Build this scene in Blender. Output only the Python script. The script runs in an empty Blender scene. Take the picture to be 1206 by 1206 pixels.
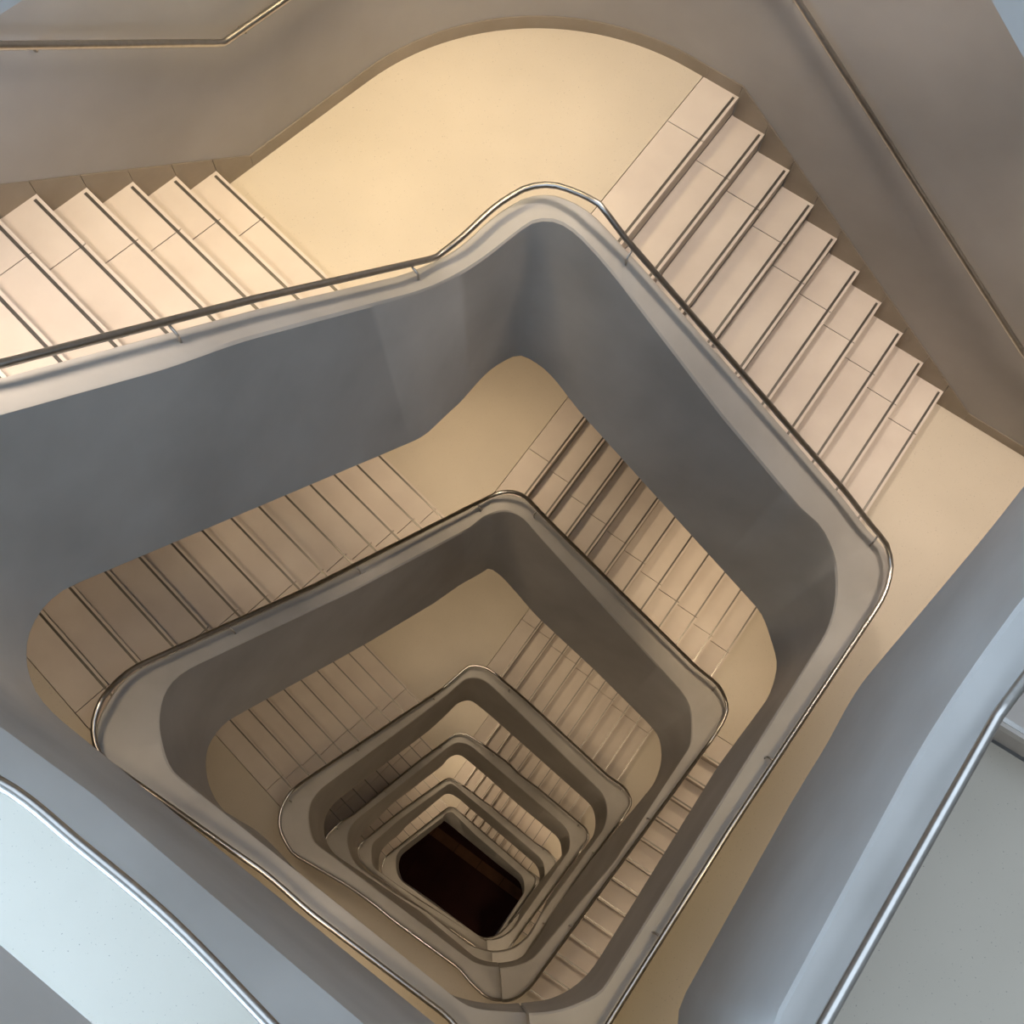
import bpy, bmesh, math, random
from mathutils import Vector, Matrix

# ------------------------------------------------------------------ scene, camera, light
scn = bpy.context.scene
COL = scn.collection
G = 0.26                      # one tread going in metres (all plan data below is in goings)
RR = 0.723                    # riser / going
ZB = 143.0                    # height of the camera above the bottom floor, in goings

cam_d = bpy.data.cameras.new('camera')
cam = bpy.data.objects.new('camera', cam_d)
COL.objects.link(cam)
cam_d.sensor_width = 36.0
cam_d.lens = 36.0 * 1317.026 / 1206.0
cam_d.clip_end = 200
ROT = ((0.99930968, 0.0, -0.03715052), (-0.01266224, 0.94012275, -0.34060078), (0.03492605, 0.34083606, 0.93947376))
cam.matrix_world = Matrix(ROT).to_4x4()
cam.matrix_world.translation = Vector((0, 0, ZB * G))
scn.camera = cam

world = bpy.data.worlds.new('daylight')
scn.world = world
world.use_nodes = True
bg = world.node_tree.nodes['Background']
bg.inputs['Color'].default_value = (0.65, 0.80, 1.0, 1)
bg.inputs['Strength'].default_value = 2.1

scn.view_settings.view_transform = 'Standard'
scn.view_settings.look = 'None'
scn.view_settings.gamma = 1
scn.view_settings.exposure = 0.1
scn.view_settings.use_curve_mapping = False

LAMP = 470.0                   # watts of one added downlight
WINDOW = 330.0                # watts of the area light behind the added hall window
WINDOW2 = 600.0               # watts of the area light behind the added window one floor up

# ------------------------------------------------------------------ survey data (plan, in goings)
P0 = Vector((7.035, 20.093)); U = Vector((0.80861625, -0.58833644)); NTR = Vector((-0.58833644, -0.80861625))
Q0 = Vector((-6.168, 17.067)); UL = Vector((0.7193015, 0.69469803)); NLT = Vector((0.69469803, -0.7193015))
UR = Vector((-0.5573608, -0.8302704)); NRB = Vector((-0.8302704, 0.5573608))
UB = Vector((-0.766, 0.643)); NBL = Vector((0.643, 0.766))
RBW = 10.5; BLW = 9.5        # outer walls of the two unseen sides
CEN = Vector((0.8, 5.5))
Z0 = -23.541
HR, HC, HB = 3.5, 3.05, -1.5
# floor levels counted in risers below the uppermost corner landing; s* = where the flights start / end
LV = {-1: dict(H=-25, T=-25, R=-15, N=-11, sl=0.0, sf=0.0, sr=11.69),
      0: dict(H=-11, T=0, R=10, N=10, sl=0.0, sf=0.0, sr=9.8),
      1: dict(H=10, T=23, R=34, N=47, sl=1.70, sf=-1.05, sr=9.8),
      2: dict(H=47, T=56, R=66, N=75, sl=-1.42, sf=-0.03, sr=11.3),
      3: dict(H=75, T=84, R=94, N=102, sl=-1.26, sf=-0.05, sr=12.3),
      4: dict(H=102, T=111, R=121, N=130, sl=-1.3, sf=-0.97, sr=12.9),
      5: dict(H=130, T=139, R=149, N=158, sl=-1.3, sf=-0.5, sr=14.0)}
KP = {-1: {'B': [[-0.11,-2.02],[-5.28,1.8],[-5.85,2.45],[-6.09,3.28],[-5.96,4.13],[-5.48,4.85],[2.15,12.22],[2.58,12.51],[3.09,12.64],[3.61,12.58],[4.08,12.35],[8.59,9.07],[8.93,8.71],[9.11,8.24],[9.1,7.75],[8.9,7.29],[7.78,5.61],[5.93,3.34],[5.26,2.23],[2.97,-1.14],[2.9,-1.66],[2.27,-2.0],[1.3,-2.14],[0.36,-2.12]], 'C': [[-0.68,-2.71],[-6.67,1.71],[-7.24,2.36],[-7.48,3.19],[-7.35,4.04],[-6.87,4.75],[2.5,13.68],[3.53,13.75],[4.0,13.53],[9.11,9.81],[9.62,8.98],[9.42,8.03],[3.12,-1.05],[3.09,-1.5],[2.44,-1.87],[0.89,-2.03],[-0.27,-1.76]], 'R': [[-1.19,-3.33],[-7.91,1.63],[-8.47,2.28],[-8.71,3.1],[-8.58,3.96],[-8.11,4.67],[2.43,14.72],[3.45,14.8],[3.92,14.57],[9.8,10.29],[10.31,9.47],[10.11,8.52],[5.79,2.03],[3.52,-1.04],[2.72,-2.19],[2.3,-2.8],[1.7,-3.2],[1.0,-3.25],[0.3,-2.95],[-0.5,-2.35],[-1.2,-1.75]]},
      0: {'R': [[2.72,-2.19],[2.3,-2.8],[1.7,-3.2],[1.0,-3.25],[0.3,-2.95],[-0.5,-2.35],[-1.2,-1.75],[-2.06,-0.94],[-3.19,0.09],[-4.04,0.75],[-4.9,1.38],[-7.09,2.56],[-8.63,3.59],[-8.95,4.05],[-9.03,4.54],[-8.88,5.13],[-8.61,5.74],[-6.57,7.36],[-3.73,10.13],[-0.34,13.22],[0.77,14.34],[1.23,14.63],[1.74,14.7],[2.28,14.51],[3.42,13.7],[10.62,9.05],[10.85,8.54],[10.69,7.87],[10.28,7.2],[6.15,1.89],[3.13,-2.19],[2.54,-2.95],[1.75,-3.45],[0.9,-3.4],[0.05,-2.75],[-0.65,-2.03]], 'C': [[3.09,-1.5],[2.44,-1.87],[0.89,-2.03],[-0.27,-1.76],[-4.22,1.35],[-7.09,3.32],[-7.6,4.19],[-7.75,4.77],[-7.41,5.83],[-5.03,8.05],[-3.71,9.45],[1.19,13.98],[1.65,14.14],[2.38,13.81],[5.89,10.98],[8.06,9.43],[8.85,9.04],[9.32,8.46],[9.41,8.03],[9.26,7.08],[8.93,6.49],[3.09,-1.5],[2.44,-1.87],[0.89,-2.03],[-0.27,-1.76]], 'B': [[3.47,-1.06],[2.9,-1.66],[2.27,-2.0],[1.3,-2.14],[0.36,-2.12],[-6.11,2.81],[-6.68,3.36],[-6.93,3.91],[-6.98,4.35],[-6.92,4.75],[-6.61,5.3],[-1.3,10.19],[-0.41,11.53],[0.85,13.11],[1.23,13.28],[1.6,13.13],[2.92,12.04],[8.18,8.25],[8.66,7.63],[8.96,6.82],[8.86,6.35],[8.52,5.72],[7.05,3.96],[3.47,-1.06],[2.9,-1.66],[2.27,-2.0],[1.3,-2.14],[0.36,-2.12]]},
      1: {'R': [[3.13,-2.19],[2.54,-2.95],[1.75,-3.45],[0.9,-3.4],[0.05,-2.75],[-0.65,-2.03],[-3.49,0.01],[-5.0,1.19],[-8.63,3.59],[-8.95,4.05],[-9.03,4.54],[-8.88,5.13],[-8.61,5.74],[-8.27,6.13],[-4.58,9.14],[0.56,13.77],[1.37,14.06],[2.04,13.91],[8.76,9.24],[10.18,8.24],[10.31,7.72],[10.1,7.26],[9.54,6.47],[3.13,-2.19],[2.54,-2.95],[1.75,-3.45],[0.9,-3.4],[0.05,-2.75],[-0.65,-2.03]], 'C': [[3.43,-1.66],[2.65,-2.04],[0.93,-2.13],[-0.28,-1.83],[-7.09,3.32],[-7.6,4.19],[-7.75,4.77],[-7.63,5.83],[-7.19,6.34],[-3.45,9.38],[-0.15,12.35],[0.62,13.23],[1.19,13.51],[1.69,13.49],[2.13,13.24],[8.23,8.33],[8.76,7.69],[8.87,7.11],[8.77,6.24],[6.08,2.15],[2.9,-1.55],[1.94,-2.04],[1.25,-2.1],[-0.07,-1.74]], 'B': [[3.85,-1.17],[3.15,-1.81],[2.43,-2.14],[1.37,-2.25],[0.37,-2.2],[-1.15,-1.61],[-4.52,1.05],[-6.01,2.39],[-6.92,2.94],[-7.3,3.48],[-7.51,4.11],[-7.54,4.71],[-7.38,5.19],[-7.11,5.6],[-3.46,8.71],[-1.34,10.63],[0.66,12.71],[1.09,12.62],[1.54,12.32],[2.86,11.21],[5.15,9.62],[8.02,7.47],[8.38,6.76],[8.35,6.01],[8.01,5.29],[5.51,2.36],[4.02,0.39],[2.9,-1.34],[2.35,-1.86],[1.85,-2.01],[0.74,-1.98],[0.08,-1.7]]},
      2: {'R': [[3.13,-2.19],[2.54,-2.95],[1.75,-3.45],[0.9,-3.4],[0.05,-2.75],[-0.65,-2.03],[-3.43,-0.1],[-4.5,0.71],[-5.97,1.66],[-7.96,2.75],[-8.58,3.48],[-8.77,3.86],[-8.87,4.38],[-8.81,4.85],[-8.59,5.35],[-7.57,6.47],[-0.2,12.88],[0.32,12.97],[0.84,12.85],[1.53,12.39],[3.26,11.21],[7.94,7.75],[9.3,6.84],[9.49,6.31],[9.28,5.83],[6.65,2.45],[3.5,-2.08],[3.03,-2.56],[1.72,-3.09],[0.43,-2.83],[-0.88,-1.9]], 'C': [[2.03,-2.14],[0.61,-2.06],[-0.07,-1.78],[-7.13,3.3],[-7.55,4.26],[-7.53,5.25],[-6.92,6.14],[-0.44,12.22],[0.26,12.4],[1.19,11.96],[7.34,7.07],[7.74,6.69],[8.0,6.19],[8.07,5.62],[7.74,4.61],[4.51,0.36],[3.44,-1.29],[2.73,-1.79],[1.42,-2.02],[0.56,-1.85],[-0.23,-1.51]], 'B': [[2.48,-1.96],[1.94,-2.1],[1.35,-2.11],[0.76,-2.03],[0.08,-1.73],[-2.58,0.37],[-6.64,2.96],[-7.03,3.32],[-7.39,4.09],[-7.44,4.51],[-7.39,4.94],[-7.17,5.43],[-6.75,5.94],[-2.38,10.04],[-0.9,11.68],[-0.47,11.94],[-0.16,11.99],[0.21,11.88],[7.45,6.57],[7.71,6.22],[7.86,5.74],[7.86,5.14],[7.7,4.66],[5.28,1.47],[4.26,-0.39],[3.58,-1.3],[2.83,-1.82],[2.34,-1.98],[1.5,-2.06],[0.6,-1.89],[-0.24,-1.52]]},
      3: {'R': [[3.1,-2.62],[1.74,-3.12],[0.43,-2.83],[-0.88,-1.9],[-2.86,0.03],[-7.87,3.14],[-8.83,4.04],[-9.15,4.5],[-9.2,4.82],[-8.76,5.43],[-7.51,6.42],[-3.34,10.46],[-1.25,12.26],[-0.72,12.41],[-0.19,12.29],[2.56,10.6],[3.46,9.87],[5.14,8.8],[8.22,6.65],[8.73,6.26],[8.94,5.81],[8.85,5.34],[3.1,-2.23],[2.52,-2.83],[1.36,-2.59],[0.38,-2.12]], 'C': [[3.58,-1.34],[2.8,-1.84],[1.44,-2.05],[0.57,-1.86],[-0.23,-1.52],[-2.89,0.45],[-4.84,1.57],[-6.9,2.99],[-7.4,3.5],[-7.72,4.13],[-7.81,5.33],[-7.14,6.32],[-1.62,11.42],[-0.87,11.81],[-0.42,11.76],[0.41,11.29],[6.58,6.77],[7.43,5.8],[7.53,5.14],[7.39,4.55],[3.6,-0.6],[3.03,-1.15],[2.21,-1.57],[1.54,-1.66],[0.88,-1.59],[0.13,-1.23]], 'B': [[3.73,-1.35],[2.9,-1.86],[2.39,-2.02],[1.52,-2.09],[0.6,-1.91],[-0.24,-1.53],[-3.06,0.56],[-7.04,3.11],[-7.39,3.6],[-7.58,4.04],[-7.66,4.54],[-7.6,5.04],[-7.37,5.49],[-5.47,7.68],[-2.19,10.59],[-1.48,11.4],[-0.92,11.57],[-0.44,11.35],[3.67,8.2],[6.58,6.14],[7.04,5.7],[7.24,5.09],[7.22,4.47],[5.21,2.15],[4.14,0.69],[3.69,-0.59],[3.13,-1.12],[2.31,-1.56],[1.62,-1.66],[0.92,-1.58],[0.14,-1.21]]},
      4: {'R': [[2.55,-2.87],[1.38,-2.61],[0.38,-2.13],[-4.66,1.19],[-8.19,3.81],[-8.75,4.39],[-8.93,4.85],[-8.98,5.24],[-8.79,5.69],[-5.96,8.3],[-2.31,11.29],[-1.8,11.48],[-1.36,11.34],[1.93,9.23],[5.86,6.41],[7.47,5.35],[7.77,4.9],[7.84,4.46],[7.6,3.94],[4.12,-0.91],[3.05,-2.07],[1.66,-2.49],[0.46,-2.2]], 'C': [[3.75,-0.63],[3.12,-1.18],[2.25,-1.6],[0.89,-1.61],[-4.09,1.37],[-7.63,3.82],[-7.95,4.8],[-7.72,5.99],[-5.95,7.7],[-2.02,10.94],[-1.51,11.01],[1.17,9.06],[5.89,5.49],[6.54,4.92],[6.76,4.41],[6.66,3.04],[4.91,0.71],[3.25,-1.09],[2.46,-1.65],[1.86,-1.84],[1.06,-1.81],[0.36,-1.44]], 'B': [[3.84,-0.62],[3.23,-1.15],[2.36,-1.59],[1.64,-1.68],[0.93,-1.6],[0.14,-1.22],[-7.56,3.59],[-7.69,4.0],[-7.71,4.75],[-7.56,5.37],[-7.1,5.97],[-6.17,6.82],[-5.47,7.66],[-2.41,10.5],[-1.8,10.63],[-1.35,10.43],[-0.34,9.71],[5.64,5.19],[6.31,4.59],[6.6,3.9],[6.61,3.23],[6.44,2.63],[4.78,0.59],[3.33,-1.04],[2.51,-1.62],[1.94,-1.83],[1.1,-1.78],[0.37,-1.4]]},
      5: {'R': [[1.68,-2.52],[0.46,-2.21],[-5.26,1.79],[-6.9,2.81],[-8.31,3.83],[-8.53,4.22],[-8.54,4.85],[-8.35,5.47],[-8.04,5.87],[-2.4,10.72],[-1.97,10.84],[-1.53,10.69],[6.98,4.09],[7.11,3.57],[6.88,2.96],[4.19,-0.72],[4.25,-1.06],[3.1,-2.04],[1.94,-2.37],[0.77,-2.13]], 'C': [[3.37,-1.13],[2.52,-1.69],[1.9,-1.87],[1.07,-1.83],[-4.23,1.71],[-6.46,3.28],[-6.96,3.83],[-7.27,5.18],[-7.2,5.91],[-6.75,6.57],[-2.97,9.65],[-2.32,10.36],[-1.8,10.34],[0.5,8.25],[5.3,4.43],[5.78,3.58],[5.84,2.9],[5.72,2.3],[3.11,-1.6],[2.53,-2.13],[1.48,-2.18],[0.54,-1.84]], 'B': [[3.45,-1.07],[2.57,-1.66],[1.97,-1.86],[1.12,-1.81],[0.38,-1.42],[-3.98,1.72],[-6.71,3.53],[-7.07,4.15],[-7.26,4.89],[-7.21,5.64],[-6.82,6.32],[-3.09,9.51],[-2.77,9.85],[2.9,5.62],[5.01,4.15],[5.6,3.53],[5.83,2.83],[5.78,2.12],[2.62,-2.17],[1.53,-2.22],[0.56,-1.87]]}}
LEVELS = [-1, 0, 1, 2, 3, 4, 5]

def zD(D): return Z0 - D * RR
def W3(x, y, z): return Vector((x * G, y * G, (z + ZB) * G))
def sLT(p): return (p - Q0).dot(UL)
def sTR(p): return (p - P0).dot(U)
def sRB(p): return (p - P0).dot(UR)
def clamp(x, a, b): return max(a, min(b, x))
def zfl(p, l, seg):
    L = LV[l]
    if seg == 'a':
        return clamp(zD(L['T']) + RR * (1 + L['sl'] - sLT(p)), zD(L['T']), zD(L['H']))
    if seg == 'b':
        return clamp(zD(L['T']) - RR * (sTR(p) - L['sf']), zD(L['R']), zD(L['T']))
    return clamp(zD(L['R']) - RR * (sRB(p) - L['sr']), zD(L['N']), zD(L['R']))

def phi_of(p):
    th = math.degrees(math.atan2(p.y - CEN.y, p.x - CEN.x))
    return (-86.0 - th) % 360.0

def smooth(pts):
    """hermite through the corner points, straight along the long sides"""
    n = len(pts)
    chord = [(pts[i + 1] - pts[i]) for i in range(n - 1)]
    ln = [c.length for c in chord]
    LONG = 2.2
    tan = []
    for i in range(n):
        if i == 0: t = chord[0] / ln[0]
        elif i == n - 1: t = chord[-1] / ln[-1]
        elif ln[i - 1] > LONG and ln[i] <= LONG: t = chord[i - 1] / ln[i - 1]
        elif ln[i] > LONG and ln[i - 1] <= LONG: t = chord[i] / ln[i]
        else:
            t = (chord[i - 1] / ln[i - 1] * ln[i] + chord[i] / ln[i] * ln[i - 1])
            t.normalize()
        tan.append(t)
    out = []
    for i in range(n - 1):
        a, b = pts[i], pts[i + 1]
        m = max(2, int(ln[i] / 0.12))
        straight = ln[i] > LONG
        for k in range(m):
            t = k / m
            if straight: out.append(a.lerp(b, t)); continue
            h00 = 2*t**3 - 3*t*t + 1; h10 = t**3 - 2*t*t + t; h01 = -2*t**3 + 3*t*t; h11 = t**3 - t*t
            out.append(a * h00 + tan[i] * (ln[i] * h10) + b * h01 + tan[i + 1] * (ln[i] * h11))
    out.append(pts[-1])
    return out

def unwrap(pts):
    ph = []
    for i, p in enumerate(pts):
        x = phi_of(p)
        if i == 0:
            if x > 300: x -= 360
        else:
            while x < ph[-1] - 180: x += 360
            while x > ph[-1] + 180: x -= 360
            x = max(x, ph[-1] + 1e-4)
        ph.append(x)
    return ph

def sample(pts, ph, x):
    lo, hi = 0, len(ph) - 1
    if x <= ph[0]: return pts[0].copy()
    if x >= ph[-1]: return pts[-1].copy()
    while hi - lo > 1:
        m = (lo + hi) // 2
        if ph[m] <= x: lo = m
        else: hi = m
    t = (x - ph[lo]) / (ph[hi] - ph[lo])
    return pts[lo].lerp(pts[hi], t)

# outer wall loop
def isect(a, d, b, e):
    den = d.x * e.y - d.y * e.x
    t = ((b.x - a.x) * e.y - (b.y - a.y) * e.x) / den
    return a + d * t
WB0 = -NRB * RBW; WL0 = -NBL * BLW
cT = isect(Q0, UL, P0, U); cR = isect(P0, U, WB0, UR); cB = isect(WB0, UR, WL0, UB); cL = isect(WL0, UB, Q0, UL)
def fillet(c, d1, d2, r, n=14):
    th = d1.angle(d2); t = r * math.tan(th / 2); a = c - d1 * t
    nn = Vector((d1.y, -d1.x)); nn = nn if nn.dot(d2) > 0 else -nn
    o = a + nn * r
    return [o - nn * (r * math.cos(th * k / (n - 1))) + d1 * (r * math.sin(th * k / (n - 1))) for k in range(n)]
ARC_T = fillet(cT, UL, U, 6.6, 25)
def dense(pts, step=0.25):
    out = []
    for a, b in zip(pts[:-1], pts[1:]):
        m = max(1, int((b - a).length / step))
        out += [a.lerp(b, k / m) for k in range(m)]
    return out + [pts[-1]]
WO = 3.0                      # the outer walls stand further back below the uppermost turn
Q2 = Q0 - NLT * WO; P2 = P0 - NTR * WO
cT2 = isect(Q2, UL, P2, U); cR2 = isect(P2, U, WB0, UR); cL2 = isect(WL0, UB, Q2, UL)
ARC_T2 = fillet(cT2, UL, U, 6.6, 25)
def make_loop(cl, arc, cr):
    lp = dense([cB.lerp(cl, -0.0001), cl] + arc + [cr, cB])
    ph = [phi_of(p) for p in lp]
    k0 = min(range(len(ph)), key=lambda i: ph[i])
    lp = lp[:-1][k0:] + lp[:-1][:k0]
    lp = [lp[-1]] + lp + [lp[0]]
    return lp, unwrap(lp), phi_of(arc[12]), phi_of(cr)
LOOP_UP = make_loop(cL, ARC_T, cR); LOOP_LO = make_loop(cL2, ARC_T2, cR2)

PATH = {}
for l in LEVELS:
    PATH[l] = {}
    for kd in 'RCB':
        raw = [Vector(p) for p in KP[l][kd]]
        d = smooth(raw); ph = unwrap(d)
        inside = [p for p in raw if 30 < phi_of(p) < 345]
        pT = phi_of(max(inside, key=lambda p: p.y)); pR = phi_of(max(inside, key=lambda p: p.x))
        PATH[l][kd] = (d, ph, pT, pR)
def at(l, kd, x):
    d, ph, pT, pR = PATH[l][kd]
    p = sample(d, ph, x)
    return p, ('a' if x < pT else 'b' if x < pR else 'c')
def wat(x, l=0):
    lp, ph, t, r = LOOP_UP if l <= 0 else LOOP_LO
    return sample(lp, ph, x), ('a' if x < t else 'b' if x < r else 'c')
STEP = 1.5
def stations(l):
    return [STEP * k for k in range(10 if l < 0 else 0, int(360 / STEP) + 1)]
def zsoft(p, l, seg, soft):
    if not soft: return zfl(p, l, seg)
    d = {'a': UL, 'b': U, 'c': UR}[seg]
    return sum(zfl(p + d * e, l, seg) for e in (-1.0, -0.5, 0.0, 0.5, 1.0)) / 5
def zs(l, p, x, pT, pR, w=11.0, soft=True):
    """walking-surface height at p, seen at angle x, easing from one side of the well to the next"""
    def mix(sa, sb, c):
        t = clamp((x - (c - w)) / (2 * w), 0, 1); t = t * t * (3 - 2 * t)
        return zsoft(p, l, sa, soft) * (1 - t) + zsoft(p, l, sb, soft) * t
    if x < (pT + pR) / 2: return mix('a', 'b', pT)
    return mix('b', 'c', pR)
def zk(l, kd, p, x): return zs(l, p, x, PATH[l][kd][2], PATH[l][kd][3], 11.0, kd != 'R')
def outer_pt(l, x, extra=0.0):
    r, sg = at(l, 'R', x); c, _ = at(l, 'C', x)
    v = c - r; L = v.length
    return r + v * ((-0.11 + extra) / L), sg

# ------------------------------------------------------------------ materials
def mat(name, c1, c2, scale=3.0, rough=0.6, metal=0.0, bump=0.0, bscale=60.0, spec=0.4, speck=None, detail=5.0):
    m = bpy.data.materials.new(name); m.use_nodes = True
    nt = m.node_tree; b = nt.nodes['Principled BSDF']
    tc = nt.nodes.new('ShaderNodeTexCoord'); geo = nt.nodes.new('ShaderNodeNewGeometry')
    nz = nt.nodes.new('ShaderNodeTexNoise'); nz.inputs['Scale'].default_value = scale; nz.inputs['Detail'].default_value = detail
    nt.links.new(geo.outputs['Position'], nz.inputs['Vector'])
    rp = nt.nodes.new('ShaderNodeValToRGB'); rp.color_ramp.elements[0].position = 0.3; rp.color_ramp.elements[1].position = 0.7
    rp.color_ramp.elements[0].color = (*c1, 1); rp.color_ramp.elements[1].color = (*c2, 1)
    nt.links.new(nz.outputs['Fac'], rp.inputs['Fac'])
    out = rp.outputs['Color']
    if speck:
        vo = nt.nodes.new('ShaderNodeTexNoise'); vo.inputs['Scale'].default_value = speck[1]; vo.inputs['Detail'].default_value = 1.0
        nt.links.new(geo.outputs['Position'], vo.inputs['Vector'])
        r2 = nt.nodes.new('ShaderNodeValToRGB'); r2.color_ramp.elements[0].position = speck[2]; r2.color_ramp.elements[1].position = speck[2] + 0.03
        nt.links.new(vo.outputs['Fac'], r2.inputs['Fac'])
        mx = nt.nodes.new('ShaderNodeMix'); mx.data_type = 'RGBA'
        nt.links.new(r2.outputs['Color'], mx.inputs['Factor']); nt.links.new(out, mx.inputs['A']); mx.inputs['B'].default_value = (*speck[0], 1)
        out = mx.outputs['Result']
    nt.links.new(out, b.inputs['Base Color'])
    b.inputs['Roughness'].default_value = rough; b.inputs['Metallic'].default_value = metal
    b.inputs['Specular IOR Level'].default_value = spec
    if bump:
        n2 = nt.nodes.new('ShaderNodeTexNoise'); n2.inputs['Scale'].default_value = bscale; n2.inputs['Detail'].default_value = 4
        nt.links.new(geo.outputs['Position'], n2.inputs['Vector'])
        bp = nt.nodes.new('ShaderNodeBump'); bp.inputs['Strength'].default_value = bump; bp.inputs['Distance'].default_value = 0.01
        nt.links.new(n2.outputs['Fac'], bp.inputs['Height']); nt.links.new(bp.outputs['Normal'], b.inputs['Normal'])
    return m
M = {}
M['parapet'] = mat('parapet_plaster', (0.40, 0.373, 0.337), (0.50, 0.472, 0.432), 1.9, 0.52, bump=0.05, bscale=12)
M['wall'] = mat('wall_plaster', (0.31, 0.288, 0.262), (0.39, 0.365, 0.335), 1.1, 0.6, bump=0.05, bscale=10)
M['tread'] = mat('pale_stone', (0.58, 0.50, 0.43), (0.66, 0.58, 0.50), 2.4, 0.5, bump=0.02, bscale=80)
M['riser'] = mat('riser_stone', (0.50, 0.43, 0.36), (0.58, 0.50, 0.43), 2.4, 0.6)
M['floor'] = mat('terrazzo', (0.56, 0.49, 0.39), (0.61, 0.535, 0.43), 1.6, 0.42, speck=((0.36, 0.31, 0.25), 110.0, 0.73))
M['steel'] = mat('brushed_steel', (0.46, 0.43, 0.39), (0.54, 0.51, 0.47), 30, 0.28, metal=1.0)
M['strip'] = mat('nosing_metal', (0.16, 0.15, 0.13), (0.2, 0.18, 0.16), 20, 0.35, metal=0.8)
M['skirt'] = mat('skirting_metal', (0.27, 0.23, 0.18), (0.33, 0.285, 0.23), 3, 0.45, metal=0.35)
M['soffit'] = mat('soffit_plaster', (0.5, 0.47, 0.43), (0.55, 0.52, 0.48), 1.5, 0.7)
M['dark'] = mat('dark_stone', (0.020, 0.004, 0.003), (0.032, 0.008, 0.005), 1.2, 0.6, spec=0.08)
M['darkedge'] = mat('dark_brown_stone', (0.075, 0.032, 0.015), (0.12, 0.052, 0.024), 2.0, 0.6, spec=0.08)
M['frame'] = mat('window_frame', (0.06, 0.06, 0.065), (0.08, 0.08, 0.085), 10, 0.4, metal=0.6)
def glass():
    m = bpy.data.materials.new('window_glass'); m.use_nodes = True
    nt = m.node_tree; nt.nodes.remove(nt.nodes['Principled BSDF'])
    t = nt.nodes.new('ShaderNodeBsdfTransparent'); g = nt.nodes.new('ShaderNodeBsdfGlossy'); g.inputs['Roughness'].default_value = 0.02
    x = nt.nodes.new('ShaderNodeMixShader'); x.inputs[0].default_value = 0.08
    nt.links.new(t.outputs[0], x.inputs[1]); nt.links.new(g.outputs[0], x.inputs[2])
    nt.links.new(x.outputs[0], nt.nodes['Material Output'].inputs['Surface'])
    return m
M['glass'] = glass()
def lens():
    m = bpy.data.materials.new('added_lamp_lens'); m.use_nodes = True
    b = m.node_tree.nodes['Principled BSDF']
    b.inputs['Emission Color'].default_value = (1, 0.78, 0.5, 1); b.inputs['Emission Strength'].default_value = 6
    b.inputs['Base Color'].default_value = (0.9, 0.85, 0.75, 1)
    return m
M['lens'] = lens()

# ------------------------------------------------------------------ mesh helpers
def link(name, verts, faces, m, parent=None, smooth_deg=None):
    me = bpy.data.meshes.new(name)
    me.from_pydata([tuple(v) for v in verts], [], faces)
    bm = bmesh.new(); bm.from_mesh(me)
    bmesh.ops.recalc_face_normals(bm, faces=bm.faces); bm.to_mesh(me); bm.free()
    me.materials.append(m)
    if smooth_deg is not None:
        me.polygons.foreach_set('use_smooth', [True] * len(me.polygons))
        me.set_sharp_from_angle(angle=math.radians(smooth_deg))
    o = bpy.data.objects.new(name, me); COL.objects.link(o)
    if parent: o.parent = parent
    return o
def empty(name, loc):
    o = bpy.data.objects.new(name, None); COL.objects.link(o); o.location = loc; o.empty_display_size = 0.1
    return o
def tag(o, label=None, cat=None, group=None, kind=None):
    if label: o['label'] = label
    if cat: o['category'] = cat
    if group: o['group'] = group
    if kind: o['kind'] = kind
    return o
def under(o, parent):
    """parent without moving"""
    o.parent = parent; o.matrix_parent_inverse = Matrix.Translation(-parent.location)
def prism(poly, z0, z1):
    n = len(poly)
    v = [W3(p.x, p.y, z1) for p in poly] + [W3(p.x, p.y, z0) for p in poly]
    f = [tuple(range(n)), tuple(range(2 * n - 1, n - 1, -1))]
    f += [(i, (i + 1) % n, n + (i + 1) % n, n + i) for i in range(n)]
    return v, f
def sweep(rows, closed_profile=True, caps=True):
    """rows: list of profiles (lists of Vector)"""
    v = [p for r in rows for p in r]; m = len(rows[0]); f = []
    for i in range(len(rows) - 1):
        for j in range(m if closed_profile else m - 1):
            k = (j + 1) % m
            f.append((i * m + j, i * m + k, (i + 1) * m + k, (i + 1) * m + j))
    if caps and closed_profile:
        f.append(tuple(range(m))); f.append(tuple(range((len(rows) - 1) * m, len(rows) * m)))
    return v, f
def tube(pts, r, seg=10):
    rows = []
    for i, p in enumerate(pts):
        a = pts[max(0, i - 1)]; b = pts[min(len(pts) - 1, i + 1)]
        t = (b - a).normalized()
        x = Vector((0, 0, 1)).cross(t)
        x = x.normalized() if x.length > 1e-6 else Vector((1, 0, 0))
        y = t.cross(x)
        rows.append([p + x * (r * math.cos(2 * math.pi * k / seg)) + y * (r * math.sin(2 * math.pi * k / seg)) for k in range(seg)])
    return sweep(rows)

ORD = {0: 'uppermost', 1: 'second', 2: 'third', 3: 'fourth', 4: 'fifth', 5: 'lowest'}

# ------------------------------------------------------------------ outer walls
ZLO, ZHI = -143.0, 6.0
def wall_strip(pts, out, z0, z1):
    v = []; f = []
    for p, q in zip(pts, out):
        v += [W3(p.x, p.y, z0), W3(p.x, p.y, z1), W3(q.x, q.y, z1), W3(q.x, q.y, z0)]
    for i in range(len(pts) - 1):
        a, b = 4 * i, 4 * (i + 1)
        f += [(a + j, a + (j + 1) % 4, b + (j + 1) % 4, b + j) for j in range(4)]
    f += [(0, 1, 2, 3), tuple(4 * (len(pts) - 1) + j for j in (3, 2, 1, 0))]
    return v, f
def wall(name, pts, nrm, z0=ZLO, z1=ZHI):
    v, f = wall_strip(pts, [p - (nrm if isinstance(nrm, Vector) else nrm[i]) * 1.0 for i, p in enumerate(pts)], z0, z1)
    o = link(name, v, f, M['wall'], smooth_deg=40)
    o['kind'] = 'structure'
    return o
ZSW = zD(12)
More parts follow.
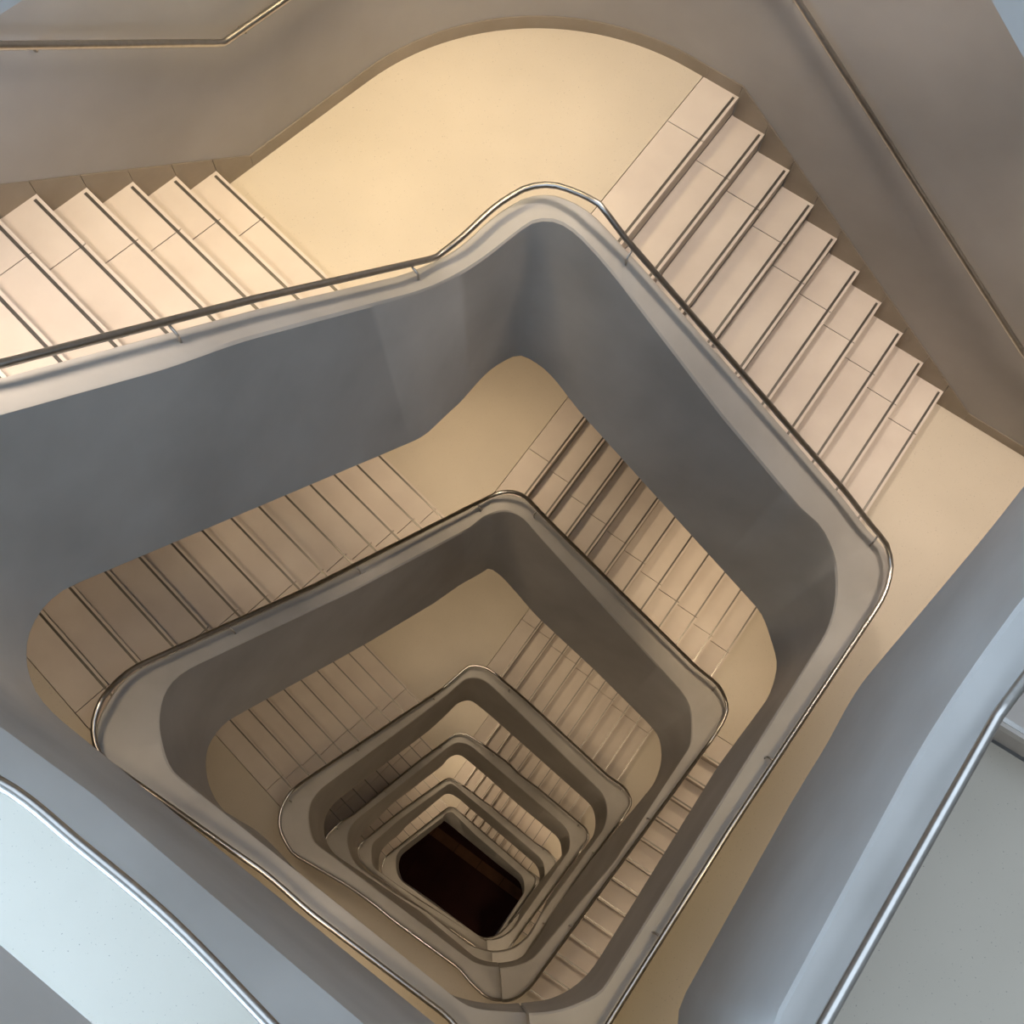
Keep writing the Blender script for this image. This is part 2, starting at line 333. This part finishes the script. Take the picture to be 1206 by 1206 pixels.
def arc_normals(arc, k):
    out = []
    for i in range(len(arc)):
        t = (arc[min(len(arc) - 1, i + 1)] - arc[max(0, i - 1)]).normalized(); out.append(Vector((t.y, -t.x)) * k)
    return out
wall('wall_top', ARC_T, arc_normals(ARC_T, WO + 1), ZSW)
wall('wall_right', [ARC_T[-1], cR], NTR * (WO + 1), ZSW)
wall('wall_left_lower', [cL2, ARC_T2[0]], NLT, ZLO, ZSW)
wall('wall_top_lower', ARC_T2, arc_normals(ARC_T2, 1), ZLO, ZSW)
wall('wall_right_lower', [ARC_T2[-1], cR2], NTR, ZLO, ZSW)
wall('wall_front', [cR2, cB], NRB)
# wall with an unseen tall window, added to light the upper hall
zh = zD(-11)
wl = (cL2 - cB).length; du = (cL2 - cB).normalized()
wa, wb = wl * 0.30, wl * 0.86
ZW0, ZW1 = zh + 0.6, zh + 8.2
def window_wall(name, org, d, nrm, length, xa, xb, za, zb_, zlo, zhi, thick):
    vv = []; ff = []
    for (a, b, z0, z1) in ((0, length, zlo, za), (0, length, zb_, zhi), (0, xa, za, zb_), (xb, length, za, zb_)):
        pts = [org + d * a, org + d * b]
        v, f = wall_strip(pts, [p - nrm * thick for p in pts], z0, z1)
        ff += [tuple(i + len(vv) for i in q) for q in f]; vv += v
    w = link(name, vv, ff, M['wall']); w['kind'] = 'structure'
def window(name, org, d, nrm, xa, xb, za, zb_, npane):
    fr = empty(name, W3(*(org + d * ((xa + xb) / 2)), za)); fr['kind'] = 'structure'
    def bar(a, b, z0, z1, d0=0.35, d1=0.65):
        return prism([org + d * a - nrm * d0, org + d * b - nrm * d0, org + d * b - nrm * d1, org + d * a - nrm * d1], z0, z1)
    for k in range(npane + 1):
        x = xa + (xb - xa) * k / npane
        v, f = bar(x - 0.12, x + 0.12, za, zb_); under(link('mullion', v, f, M['frame']), fr)
    for k in range(npane):
        x0 = xa + (xb - xa) * k / npane + 0.12; x1 = xa + (xb - xa) * (k + 1) / npane - 0.12
        v, f = bar(x0, x1, za, zb_, 0.48, 0.52); under(link('pane', v, f, M['glass']), fr)
def daylight(org, d, nrm, xa, xb, za, zb_, watts, drop, depth):  # unseen area light set outside an added window
    sd = bpy.data.lights.new('added_window_light', 'AREA'); sd.shape = 'RECTANGLE'; sd.size = (xb - xa) * G; sd.size_y = (zb_ - za) * G
    sd.energy = watts; sd.color = (0.46, 0.69, 1.0)
    so = bpy.data.objects.new('added_window_light', sd); COL.objects.link(so)
    mid = org + d * ((xa + xb) / 2) - nrm * depth
    so.location = W3(mid.x, mid.y, (za + zb_) / 2 + 0.5)
    so.rotation_euler = Vector((nrm.x, nrm.y, -drop)).to_track_quat('-Z', 'Z').to_euler()
window_wall('wall_back', cB, du, NBL, wl, wa, wb, ZW0, ZW1, ZLO, ZHI, 1.0)
window('added_window_1', cB, du, NBL, wa, wb, ZW0, ZW1, 4)
daylight(cB, du, NBL, wa, wb, ZW0, ZW1, WINDOW, 0.25, 1.6)
ll = (ARC_T[0] - cL).length
window_wall('wall_left', cL, UL, NLT, ll, 1.0, 13.0, -4.6, 4.6, ZSW, ZHI, WO + 1)
window('added_window_2', cL, UL, NLT, 1.0, 13.0, -4.6, 4.6, 4)  # unseen window added to bring blue light onto the right-hand parapet
daylight(cL, UL, NLT, 1.0, 13.0, -4.6, 4.6, WINDOW2, 0.3, WO + 1.6)

# ------------------------------------------------------------------ parapets and soffits
for l in LEVELS:
    st = stations(l); rows = []; srows = []
    for x in st:
        o, sg = outer_pt(l, x)
        o2, _ = outer_pt(l, x, 0.06)
        c, sc = at(l, 'C', x); b, sb = at(l, 'B', x)
        zo = zs(l, o, x, PATH[l]['R'][2], PATH[l]['R'][3]); zc = zk(l, 'C', c, x); zb = zk(l, 'B', b, x)
        c2 = c.lerp(b, 0.006); c0 = c.lerp(o, 0.05 / max(0.1, (c - o).length))
        ob = o.lerp(b, 0.35)
        rows.append([W3(o.x, o.y, zo - 1.2), W3(o.x, o.y, zo + 3.0), W3(o2.x, o2.y, zo + 3.05), W3(c0.x, c0.y, zc + HC + 0.01), W3(c2.x, c2.y, zc + HC - 0.04),
                     W3(b.x, b.y, zb + HB), W3(ob.x, ob.y, zb + HB)])
        w_, sw = wat(x, l)
        tB, rB = PATH[l]['B'][2:]; tW, rW = (LOOP_UP if l <= 0 else LOOP_LO)[2:]
        bi = b.lerp(o, 0.2); lo_ = []; hi_ = []
        for k in range(9):
            t = k / 8; q = bi.lerp(w_, t)
            zq = zs(l, q, x, tB + (tW - tB) * t, rB + (rW - rB) * t)
            lo_.append(W3(q.x, q.y, zq + HB)); hi_.append(W3(q.x, q.y, zq + HB + 0.5))
        srows.append(lo_ + hi_[::-1])
    v, f = sweep(rows)
    p = link('parapet_wall', v, f, M['parapet'], smooth_deg=30)
    if l < 0: lab = 'blue-grey plaster parapet beside the grey hall floor at lower right, nearest the camera'
    elif l == 5: lab = 'smallest plaster parapet directly framing the dark floor at the bottom of the well'
    else: lab = '%s grey plaster parapet ring of the open well, counted down from the top landing' % ORD[l]
    tag(p, lab, 'parapet', 'plaster parapets winding down the well')
    v, f = sweep(srows)
    c = link('ceiling', v, f, M['soffit'], smooth_deg=30); c['kind'] = 'structure'

# ------------------------------------------------------------------ handrails
def bracket_mesh(pts, r):
    v, f = tube(pts, r, 8)
    me = bpy.data.meshes.new('bracket'); me.from_pydata([tuple(q) for q in v], [], f); me.materials.append(M['steel'])
    me.polygons.foreach_set('use_smooth', [True] * len(me.polygons)); me.set_sharp_from_angle(angle=0.8)
    return me
g = G
BR_IN = bracket_mesh([Vector((0, 0, -0.06 * g)), Vector((0.03 * g, 0, -0.13 * g)), Vector((0.15 * g, 0, -0.16 * g)), Vector((0.19 * g, 0, -0.21 * g)), Vector((0.19 * g, 0, -0.50 * g))], 0.026 * g)
BR_W = bracket_mesh([Vector((0, 0, -0.06 * g)), Vector((0.02 * g, 0, -0.16 * g)), Vector((0.08 * g, 0, -0.20 * g)), Vector((0.28 * g, 0, -0.20 * g))], 0.028 * g)
COLLAR = None
def rail_thing(name, pts, dirs, r, label, brmesh, where, group=None):
    root = empty(name, pts[0]); tag(root, label, 'handrail', group)
    v, f = tube(pts, r, 12)
    under(link('rail', v, f, M['steel'], smooth_deg=50), root)
    for i in where:
        b = bpy.data.objects.new('bracket', brmesh); COL.objects.link(b)
        b.location = pts[i]; b.rotation_euler = (0, 0, math.atan2(dirs[i].y, dirs[i].x))
        under(b, root)
    return root
for l in LEVELS:
    st = stations(l); pts = []; dr = []; plan = []
    for x in st:
        r, sg = at(l, 'R', x); c, _ = at(l, 'C', x)
        pts.append(W3(r.x, r.y, zk(l, 'R', r, x) + HR)); plan.append((x, sg, r)) 
    for i in range(len(pts)):
        t = pts[min(i + 1, len(pts) - 1)] - pts[max(i - 1, 0)]
        dr.append(Vector((t.y, -t.x)).normalized())
    def near(seg, f, s): return min((i for i in range(len(plan)) if plan[i][1] == seg and 60 < plan[i][0] < 345), key=lambda i: abs(f(plan[i][2]) - s))
    L = LV[l]
    where = [near('a', sLT, L['sl'] + 0.3), near('a', sLT, L['sl'] - 4.6), near('a', sLT, L['sl'] - 8.6), near('b', sTR, L['sf'] + 1.0), near('b', sTR, L['sf'] + L['R'] - L['T'] - 0.9), near('c', sRB, 13.5), near('c', sRB, 18.5)] if l >= 0 else []
    lab = ('steel handrail tube beside the grey hall floor at lower right, nearest the camera' if l < 0 else
           'small steel handrail on the parapet framing the dark floor' if l == 5 else
           'steel handrail tube on the %s parapet ring down the well' % ORD[l])
    rail_thing('handrail', pts, dr, 0.07 * G, lab, BR_IN, where, 'steel handrails on the parapets')
# wall handrail of the uppermost flights
pts = []; dr = []
x = 118.0
while x < 268:
    w_, sg = wat(x); a, _ = wat(x - 0.3); b, _ = wat(x + 0.3); t = (b - a).normalized(); nn = Vector((t.y, -t.x))
    q = w_ + nn * 0.28
    if sg != 'c' and q.x < 19:
        pts.append(W3(q.x, q.y, zfl(q, 0, sg) + 4.38)); dr.append(-nn)
    x += 0.6
rail_thing('wall_handrail', pts, dr, 0.08 * G, 'steel handrail fixed along the outer wall above the uppermost landing', BR_W, [int(len(pts) * t) for t in (0.06, 0.17, 0.30, 0.37, 0.45, 0.55, 0.66, 0.75, 0.86, 0.95)])

# ------------------------------------------------------------------ floors of halls and landings
OUTP = {}
for l in LEVELS:
    if l < 0: continue
    q = []
    for k in range(int(360 / 0.5) + 1):
        p, sg = outer_pt(l, 0.5 * k, 0.3); q.append((0.5 * k, p))
    OUTP[l] = q
qm = [(0.5 * k, outer_pt(-1, 0.5 * k, 0.3)[0]) for k in range(30, 721)]
OUTP[-1] = qm
WALLP0 = [(0.5 * k, wat(0.5 * k, 0)[0]) for k in range(721)]
WALLP1 = [(0.5 * k, wat(0.5 * k, 1)[0]) for k in range(721)]
def clip(path, f0, f1):
    out = []
    for i, p in enumerate(path):
        g0, g1 = f0(p), f1(p)
        inn = g0 >= 0 and g1 >= 0
        if i > 0:
            q = path[i - 1]; h0, h1 = f0(q), f1(q); was = h0 >= 0 and h1 >= 0
            if inn != was:
                a = (h0, g0) if (h0 < 0) != (g0 < 0) else (h1, g1)
                t = a[0] / (a[0] - a[1]) if a[0] != a[1] else 0
                out.append(q.lerp(p, clamp(t, 0, 1)))
        if inn: out.append(p)
    return out
def half(poly, f):
    out = []
    for i in range(len(poly)):
        p, q = poly[i - 1], poly[i]; a, c = f(p), f(q)
        if (a >= 0) != (c >= 0): out.append(p.lerp(q, a / (a - c)))
        if c >= 0: out.append(q)
    return out
def rng(path, a, b): return [p for x, p in path if a <= x <= b]
def l_corner(path, s1):
    """inner edge of a hall up to the left corner, closed on the joint line of the first step"""
    x0 = min((q for q in path if 20 < q[0] < 150), key=lambda q: sLT(q[1]))
    pts = [p for x, p in path if 0.5 <= x <= x0[0]]
    d = (x0[1] - Q0).dot(NLT)
    return pts + [Q0 + UL * s1 + NLT * d]
def floor_piece(name, inner, outer, z, m='floor', cuts=()):
    poly = inner + outer[::-1]
    for c in cuts: poly = half(poly, c)
    v, f = prism(poly, z - 0.6, z - 0.004)
    o = link(name, v, f, M[m]); o['kind'] = 'structure'
    return o
TILE = 1.12
for l in range(6):
    L = LV[l]; WALLP = WALLP0 if l == 0 else WALLP1; nt_ = L['R'] - L['T']; nlt = L['T'] - L['H']; nrb = L['N'] - L['R']
    f0 = lambda p: sLT(p) - L['sl']; f1 = lambda p: (L['sf'] - TILE) - sTR(p)
    floor_piece('floor', rng(OUTP[l], 100, 240), rng(WALLP, 100, 250), zD(L['T']), cuts=(f0, f1))
    sR0 = L['sf'] + nt_ - 1
    f0 = lambda p: sTR(p) - sR0
    if nrb:
        f1 = lambda p: (L['sr'] - TILE) - sRB(p)
        floor_piece('floor', rng(OUTP[l], 205, 335), rng(WALLP, 205, 335), zD(L['R']), cuts=(f0, f1))
        if l < 5:
            N = LV[l + 1]; s1 = N['sl'] - (N['T'] - N['H'] - 1) - TILE
            g0 = lambda p: sRB(p) - (L['sr'] + nrb - 1); g1 = lambda p: s1 - sLT(p)
            one = lambda p: 1.0
            inn = clip(rng(OUTP[l], 270, 360), g0, one) + l_corner(OUTP[l + 1], s1)
            out = clip(rng(WALLP, 270, 360), g0, one) + clip(rng(WALLP1, 0.5, 170), one, g1)
            floor_piece('floor', inn, out, zD(L['N']))
    else:
        N = LV[l + 1]; s1 = N['sl'] - (N['T'] - N['H'] - 1) - TILE
        g1 = lambda p: s1 - sLT(p); one = lambda p: 1.0
        inn = clip(rng(OUTP[l], 200, 300), f0, one) + rng(OUTP[l], 300.5, 360) + l_corner(OUTP[l + 1], s1)
        out = clip(rng(WALLP, 200, 300), f0, one) + rng(WALLP, 300.5, 360) + clip(rng(WALLP1, 0.5, 170), one, g1)
        floor_piece('floor', inn, out, zD(L['N']))
# upper hall beside the camera
s1 = LV[0]['sl'] - 10 - TILE; kR = LV[-1]['sr'] + 3
g0 = lambda p: sRB(p) - kR; g1 = lambda p: s1 - sLT(p); one = lambda p: 1.0
floor_piece('floor', clip(rng(OUTP[-1], 270, 360), g0, one) + l_corner(OUTP[0], s1),
            clip(rng(WALLP0, 270, 360), g0, one) + clip(rng(WALLP0, 0.5, 170), one, g1), zD(-11))

# ------------------------------------------------------------------ flights
def din(l, kind, s, O, nrm, seg_rng):
    """distance from the wall line to the parapet at position s along the flight"""
    sf = {'LT': sLT, 'TR': sTR, 'RB': sRB}[kind]
    path = rng(OUTP[l], *seg_rng); best = None
    for p, q in zip(path[:-1], path[1:]):
        a, b = sf(p) - s, sf(q) - s
        if a * b <= 0 and a != b:
            d = (p.lerp(q, a / (a - b)) - O).dot(nrm)
            if best is None or d < best: best = d
    if best is None:
        p = min(path, key=lambda p: abs(sf(p) - s)); best = (p - O).dot(nrm)
    return best
def flight(l, kind, label, fine):
    L = LV[l]
    if kind == 'LT':
        O, d, nrm, n, zt = Q0, UL, NLT, L['T'] - L['H'], zD(L['H']); s0 = L['sl'] - (n - 1); sr = (70, PATH[l]['R'][2]); off = 0.0
    elif kind == 'TR':
        O, d, nrm, n, zt = P0, U, NTR, L['R'] - L['T'], zD(L['T']); s0 = L['sf']; sr = (PATH[l]['R'][2], PATH[l]['R'][3]); off = 0.0
    else:
        O, d, nrm, n, zt = P0, UR, NRB, L['N'] - L['R'], zD(L['R']); s0 = L['sr']; sr = (PATH[l]['R'][3], 350)
        off = (WB0 - P0).dot(NRB)
    pt = lambda s, e: O + d * s + nrm * (e + off)
    D = lambda s: din(l, kind, s, O, nrm, sr) - off
    base = pt(s0 + n / 2, 1.0)
    root = empty('stair_flight', W3(base.x, base.y, zt - n * RR)); tag(root, label, 'stair flight', 'stone stair flights around the well')
    w0 = 0.01 if (l == 0 or kind == 'RB') else -WO + 0.01
    TH = 0.16; rnd = random.Random(l * 7 + ord(kind[0]))
    for k in range(n):
        sb = s0 + k; sa = sb - (TILE - 0.025 if k == 0 else 1.03); z = zt - k * RR
        ea, eb = D(sa), D(sb)
        jl = [w0 - 0.01]
        if fine >= 1:
            j1 = 1.75 + rnd.uniform(-0.12, 0.12)
            if kind == 'RB': j1 = max(0.5, min(ea, eb) - 3.4)
            if l >= 1 and kind != 'RB': j1 = 5.2 + rnd.uniform(-0.1, 0.1)
            jl.append(j1)
        jl.append(None)
        for i in range(len(jl) - 1):
            gap = 0.012
            d0 = jl[i] + (gap if i else 0.02); last = jl[i + 1] is None
            poly = [pt(sa, d0), pt(sa, ea if last else jl[i + 1] - gap), pt(sb, eb if last else jl[i + 1] - gap), pt(sb, d0)]
            v, f = prism(poly, z - TH, z)
            slab = link('tread_slab', v, f, M['tread']); under(slab, root)
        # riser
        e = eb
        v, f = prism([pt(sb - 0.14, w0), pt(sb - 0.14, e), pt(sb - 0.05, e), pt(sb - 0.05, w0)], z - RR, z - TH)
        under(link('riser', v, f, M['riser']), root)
        if fine >= 1:
            v, f = prism([pt(sb - 0.145, 0.14), pt(sb - 0.145, e), pt(sb - 0.075, e), pt(sb - 0.075, 0.14)], z - 0.03, z + 0.012)
            ns = link('nosing_strip', v, f, M['strip']); ns.parent = slab
    # stepped skirting panels on the wall side
    if l == 0 and kind != 'RB':
        for k in range(n + 1):
            sa, sb = s0 + k - 1, s0 + k
            q = [pt(sa + 0.006, 0.0), pt(sb - 0.006, 0.0)]
            ztop = [zt - RR * max(0.0, (sa - s0)) + 0.4, zt - RR * (sb - s0) + 0.4]
            zbot = zt - min(k, n) * RR - 0.1
            v = []
            for j in (0, 1):
                for dd in (0.0, 0.045):
                    w_ = q[j] + nrm * dd
                    v += [W3(w_.x, w_.y, zbot), W3(w_.x, w_.y, ztop[j])]
            f = [(0, 1, 5, 4), (2, 3, 7, 6), (1, 3, 7, 5), (0, 2, 6, 4), (0, 1, 3, 2), (4, 5, 7, 6)]
            under(link('skirting_panel', v, f, M['skirt']), root)
    return root
LAB = {'LT': 'stone flight on the left, %s going down, between hall and corner landing',
       'TR': 'stone flight on the right, %s going down, below the corner landing',
       'RB': 'stone flight at lower right, %s going down, seen between two parapets'}
RBN = {1: 'first', 2: 'second', 3: 'third', 4: 'fourth', 5: 'last'}
for l in range(6):
    for kind in ('LT', 'TR', 'RB'):
        n = {'LT': LV[l]['T'] - LV[l]['H'], 'TR': LV[l]['R'] - LV[l]['T'], 'RB': LV[l]['N'] - LV[l]['R']}[kind]
        if n == 0 or (kind == 'RB' and l == 5): continue
        flight(l, kind, LAB[kind] % (RBN[l] if kind == 'RB' else {0: 'first', 1: 'second', 2: 'third', 3: 'fourth', 4: 'fifth', 5: 'last'}[l]), 1 if l <= 3 else (1 if kind != 'RB' else 0))
# short flight rising out of the upper hall at the right edge
def up_steps():
    root = empty('stair_flight', W3(*(P0 + UR * kR - NRB * 0 + NRB * ((WB0 - P0).dot(NRB) + 2)), zD(-11)))
    tag(root, 'stone steps rising from the grey hall floor at the right edge', 'stair flight', 'stone stair flights around the well')
    off = (WB0 - P0).dot(NRB)
    pt = lambda s, e: P0 + UR * s + NRB * (e + off)
    for k in range(4):
        sb = kR - k; sa = sb - 1.03; z = zD(-11) + (k + 1) * RR
        e = din(-1, 'RB', sb - 0.3, P0, NRB, (270, 350)) - off
        v, f = prism([pt(sa, 0.01), pt(sa, e), pt(sb, e), pt(sb, 0.01)], z - 0.16, z); under(link('tread_slab', v, f, M['tread']), root)
        v, f = prism([pt(sb - 0.14, 0.01), pt(sb - 0.14, e), pt(sb - 0.05, e), pt(sb - 0.05, 0.01)], z - RR, z - 0.16); under(link('riser', v, f, M['riser']), root)
        v, f = prism([pt(sb - 0.13, 0.14), pt(sb - 0.13, e), pt(sb - 0.06, e), pt(sb - 0.06, 0.14)], z - 0.03, z + 0.012); under(link('nosing_strip', v, f, M['steel']), root)
up_steps()
# skirting round the uppermost corner landing and the next one
def skirt_run(path, z, label):
    root = empty('skirting_board', W3(path[0].x, path[0].y, z)); tag(root, label, 'skirting board')
    npan = max(1, round(len(path) / 14))
    for k in range(npan):
        seg = path[k * len(path) // npan:(k + 1) * len(path) // npan + 1]
        if len(seg) < 2: continue
        rows = []
        for i, p in enumerate(seg):
            t = (seg[min(i + 1, len(seg) - 1)] - seg[max(i - 1, 0)]).normalized(); nn = Vector((t.y, -t.x)); q = p + nn * 0.045
            rows.append([W3(p.x, p.y, z - 0.02), W3(p.x, p.y, z + 0.4), W3(q.x, q.y, z + 0.4), W3(q.x, q.y, z - 0.02)])
        v, f = sweep(rows); under(link('skirting_panel', v, f, M['skirt'], smooth_deg=35), root)
skirt_run([p for p in dense([Q0 + UL * 1.0] + ARC_T + [P0 - U * 1.0], 0.3)], zD(0), 'bronze-coloured metal skirting curving around the uppermost corner landing')
skirt_run([p for p in dense([P0 + U * 10.0, P0 + U * 15.5], 0.3)], zD(10), 'bronze-coloured metal skirting along the landing at the right edge')

# ------------------------------------------------------------------ bottom floor
zb = -143.0
root = empty('floor', W3(CEN.x, CEN.y, zb)); root['kind'] = 'structure'
ex, ey = U, NTR
org = P0 + NTR * 14.2
tw, th_ = 3.4, 4.2
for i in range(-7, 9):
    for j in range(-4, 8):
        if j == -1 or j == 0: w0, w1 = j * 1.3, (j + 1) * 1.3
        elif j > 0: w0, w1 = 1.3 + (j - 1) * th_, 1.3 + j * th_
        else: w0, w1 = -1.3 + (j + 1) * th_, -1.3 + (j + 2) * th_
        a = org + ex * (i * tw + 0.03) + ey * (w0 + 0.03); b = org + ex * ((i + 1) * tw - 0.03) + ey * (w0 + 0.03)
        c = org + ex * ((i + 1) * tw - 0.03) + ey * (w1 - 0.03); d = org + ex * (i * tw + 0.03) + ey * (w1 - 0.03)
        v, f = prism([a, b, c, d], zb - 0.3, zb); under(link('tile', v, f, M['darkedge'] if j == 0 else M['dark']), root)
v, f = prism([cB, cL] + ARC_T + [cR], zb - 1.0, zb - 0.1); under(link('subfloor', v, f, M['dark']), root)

# ------------------------------------------------------------------ unseen downlights added under the soffits to light the turns
def lamp(l, p, seg, power, label, cone, col):  # unseen spot light with an invented fitting round it
    z = zfl(p, l - 1, seg) + HB - 0.02
    root = empty('added_downlight', W3(p.x, p.y, z)); tag(root, label, 'added light', 'added downlights under the soffits')
    ring = []
    for k in range(20):
        a = 2 * math.pi * k / 20; c, s = math.cos(a), math.sin(a); q = W3(p.x, p.y, z)
        ring.append([q + Vector((c * r * G, s * r * G, h * G)) for r, h in ((0.22, 0.02), (0.32, 0.02), (0.32, -0.05), (0.22, -0.05))])
    ring.append(ring[0]); v, f = sweep(ring, True, False); under(link('trim_ring', v, f, M['steel'], smooth_deg=40), root)
    disc = [Vector((p.x + 0.23 * math.cos(2 * math.pi * k / 20), p.y + 0.23 * math.sin(2 * math.pi * k / 20))) for k in range(20)]
    v, f = prism(disc, z - 0.02, z + 0.02); under(link('lens', v, f, M['lens']), root)
    ld = bpy.data.lights.new('added_spot', 'SPOT'); ld.energy = power; ld.color = col; ld.spot_size = math.radians(cone); ld.spot_blend = 1.0
    ld.shadow_soft_size = 0.30
    lo = bpy.data.objects.new('beam', ld); COL.objects.link(lo); lo.location = W3(p.x, p.y, z - 0.12); under(lo, root)
for l in range(6):
    if l == 0:
        spots = [('T', Q0 + UL * 1.4 + NLT * 2.0, 'a', 0.95, 70), ('C', P0 - U * 4.9 + NTR * 3.0, 'b', 0.5, 76), ('R', P0 + U * 11.6 + NTR * 1.8, 'b', 0.9, 96),
                 ('L', Q0 - UL * 7.6 + NLT * 5.0, 'a', 1.0, 84), ('M', P0 + U * 2.6 + NTR * 3.0, 'b', 1.15, 104), ('N', Q0 - UL * 2.2 + NLT * 3.2, 'a', 0.4, 100), ('Q', P0 + UR * 15.5 + NRB * ((WB0 - P0).dot(NRB) + 4.6), 'c', 0.14, 116), ('B', -NRB * 6.4 - NBL * 2.5, 'c', 0.15, 116)]  # M, N, Q and B are fill added over the flights and hall
    else:
        spots = [('C', Q0 + UL * 4.4 + NLT * 4.6, 'a', 0.9, 76), ('T', Q0 - UL * 0.6 + NLT * 3.8, 'a', 0.45, 74), ('R', P0 + U * 9.6 + NTR * 4.0, 'b', 0.95, 76), ('M', P0 + U * 3.5 + NTR * 3.5, 'b', 0.12, 100),
                 ('L', Q0 - UL * 8.6 + NLT * 4.4, 'a', 0.4, 100), ('Q', P0 + UR * 15.5 + NRB * ((WB0 - P0).dot(NRB) + 3.6), 'c', 0.5, 110), ('B', -NRB * 6.6 - NBL * 4.5, 'c', 0.4, 110), ('K', -NBL * 4.6 + UB * 2.0, 'a', 0.45, 110)]  # M, Q and K are fill added where steps and halls stay dark
    dim = {2: {'R': 0.6, 'C': 0.7, 'M': 1.5}, 3: {'T': 0.0, 'L': 0.1, 'C': 0.9, 'R': 0.5, 'M': 0.5}, 4: {'C': 1.4, 'T': 0.5, 'L': 0.4, 'R': 1.2}, 5: {'M': 0.0, 'R': 0.8, 'C': 1.1}}.get(l, {})
    for nm, p, sg, k, cone in spots:
        k *= dim.get(nm, 1.0)
        if k == 0: continue
        where = {'T': 'foot of the left flight', 'C': 'corner landing', 'R': 'right-hand landing', 'L': 'left-hand hall floor', 'B': 'near hall floor', 'Q': 'lower right flight', 'K': 'lower left hall floor', 'M': 'middle of the right flight', 'N': 'middle of the left flight'}[nm]
        lamp(l, p, sg, LAMP * k * (1.0 if l == 0 else 0.75), 'added unseen downlight over the %s, %s turn of the stair' % (where, {0: 'first', 1: 'second', 2: 'third', 3: 'fourth', 4: 'fifth', 5: 'last'}[l]),
             cone, (1.0, 0.84, 0.69) if (nm in 'MNRL' and l == 0) else (1.0, 0.77, 0.43) if l == 0 else (1.0, 0.775, 0.52))
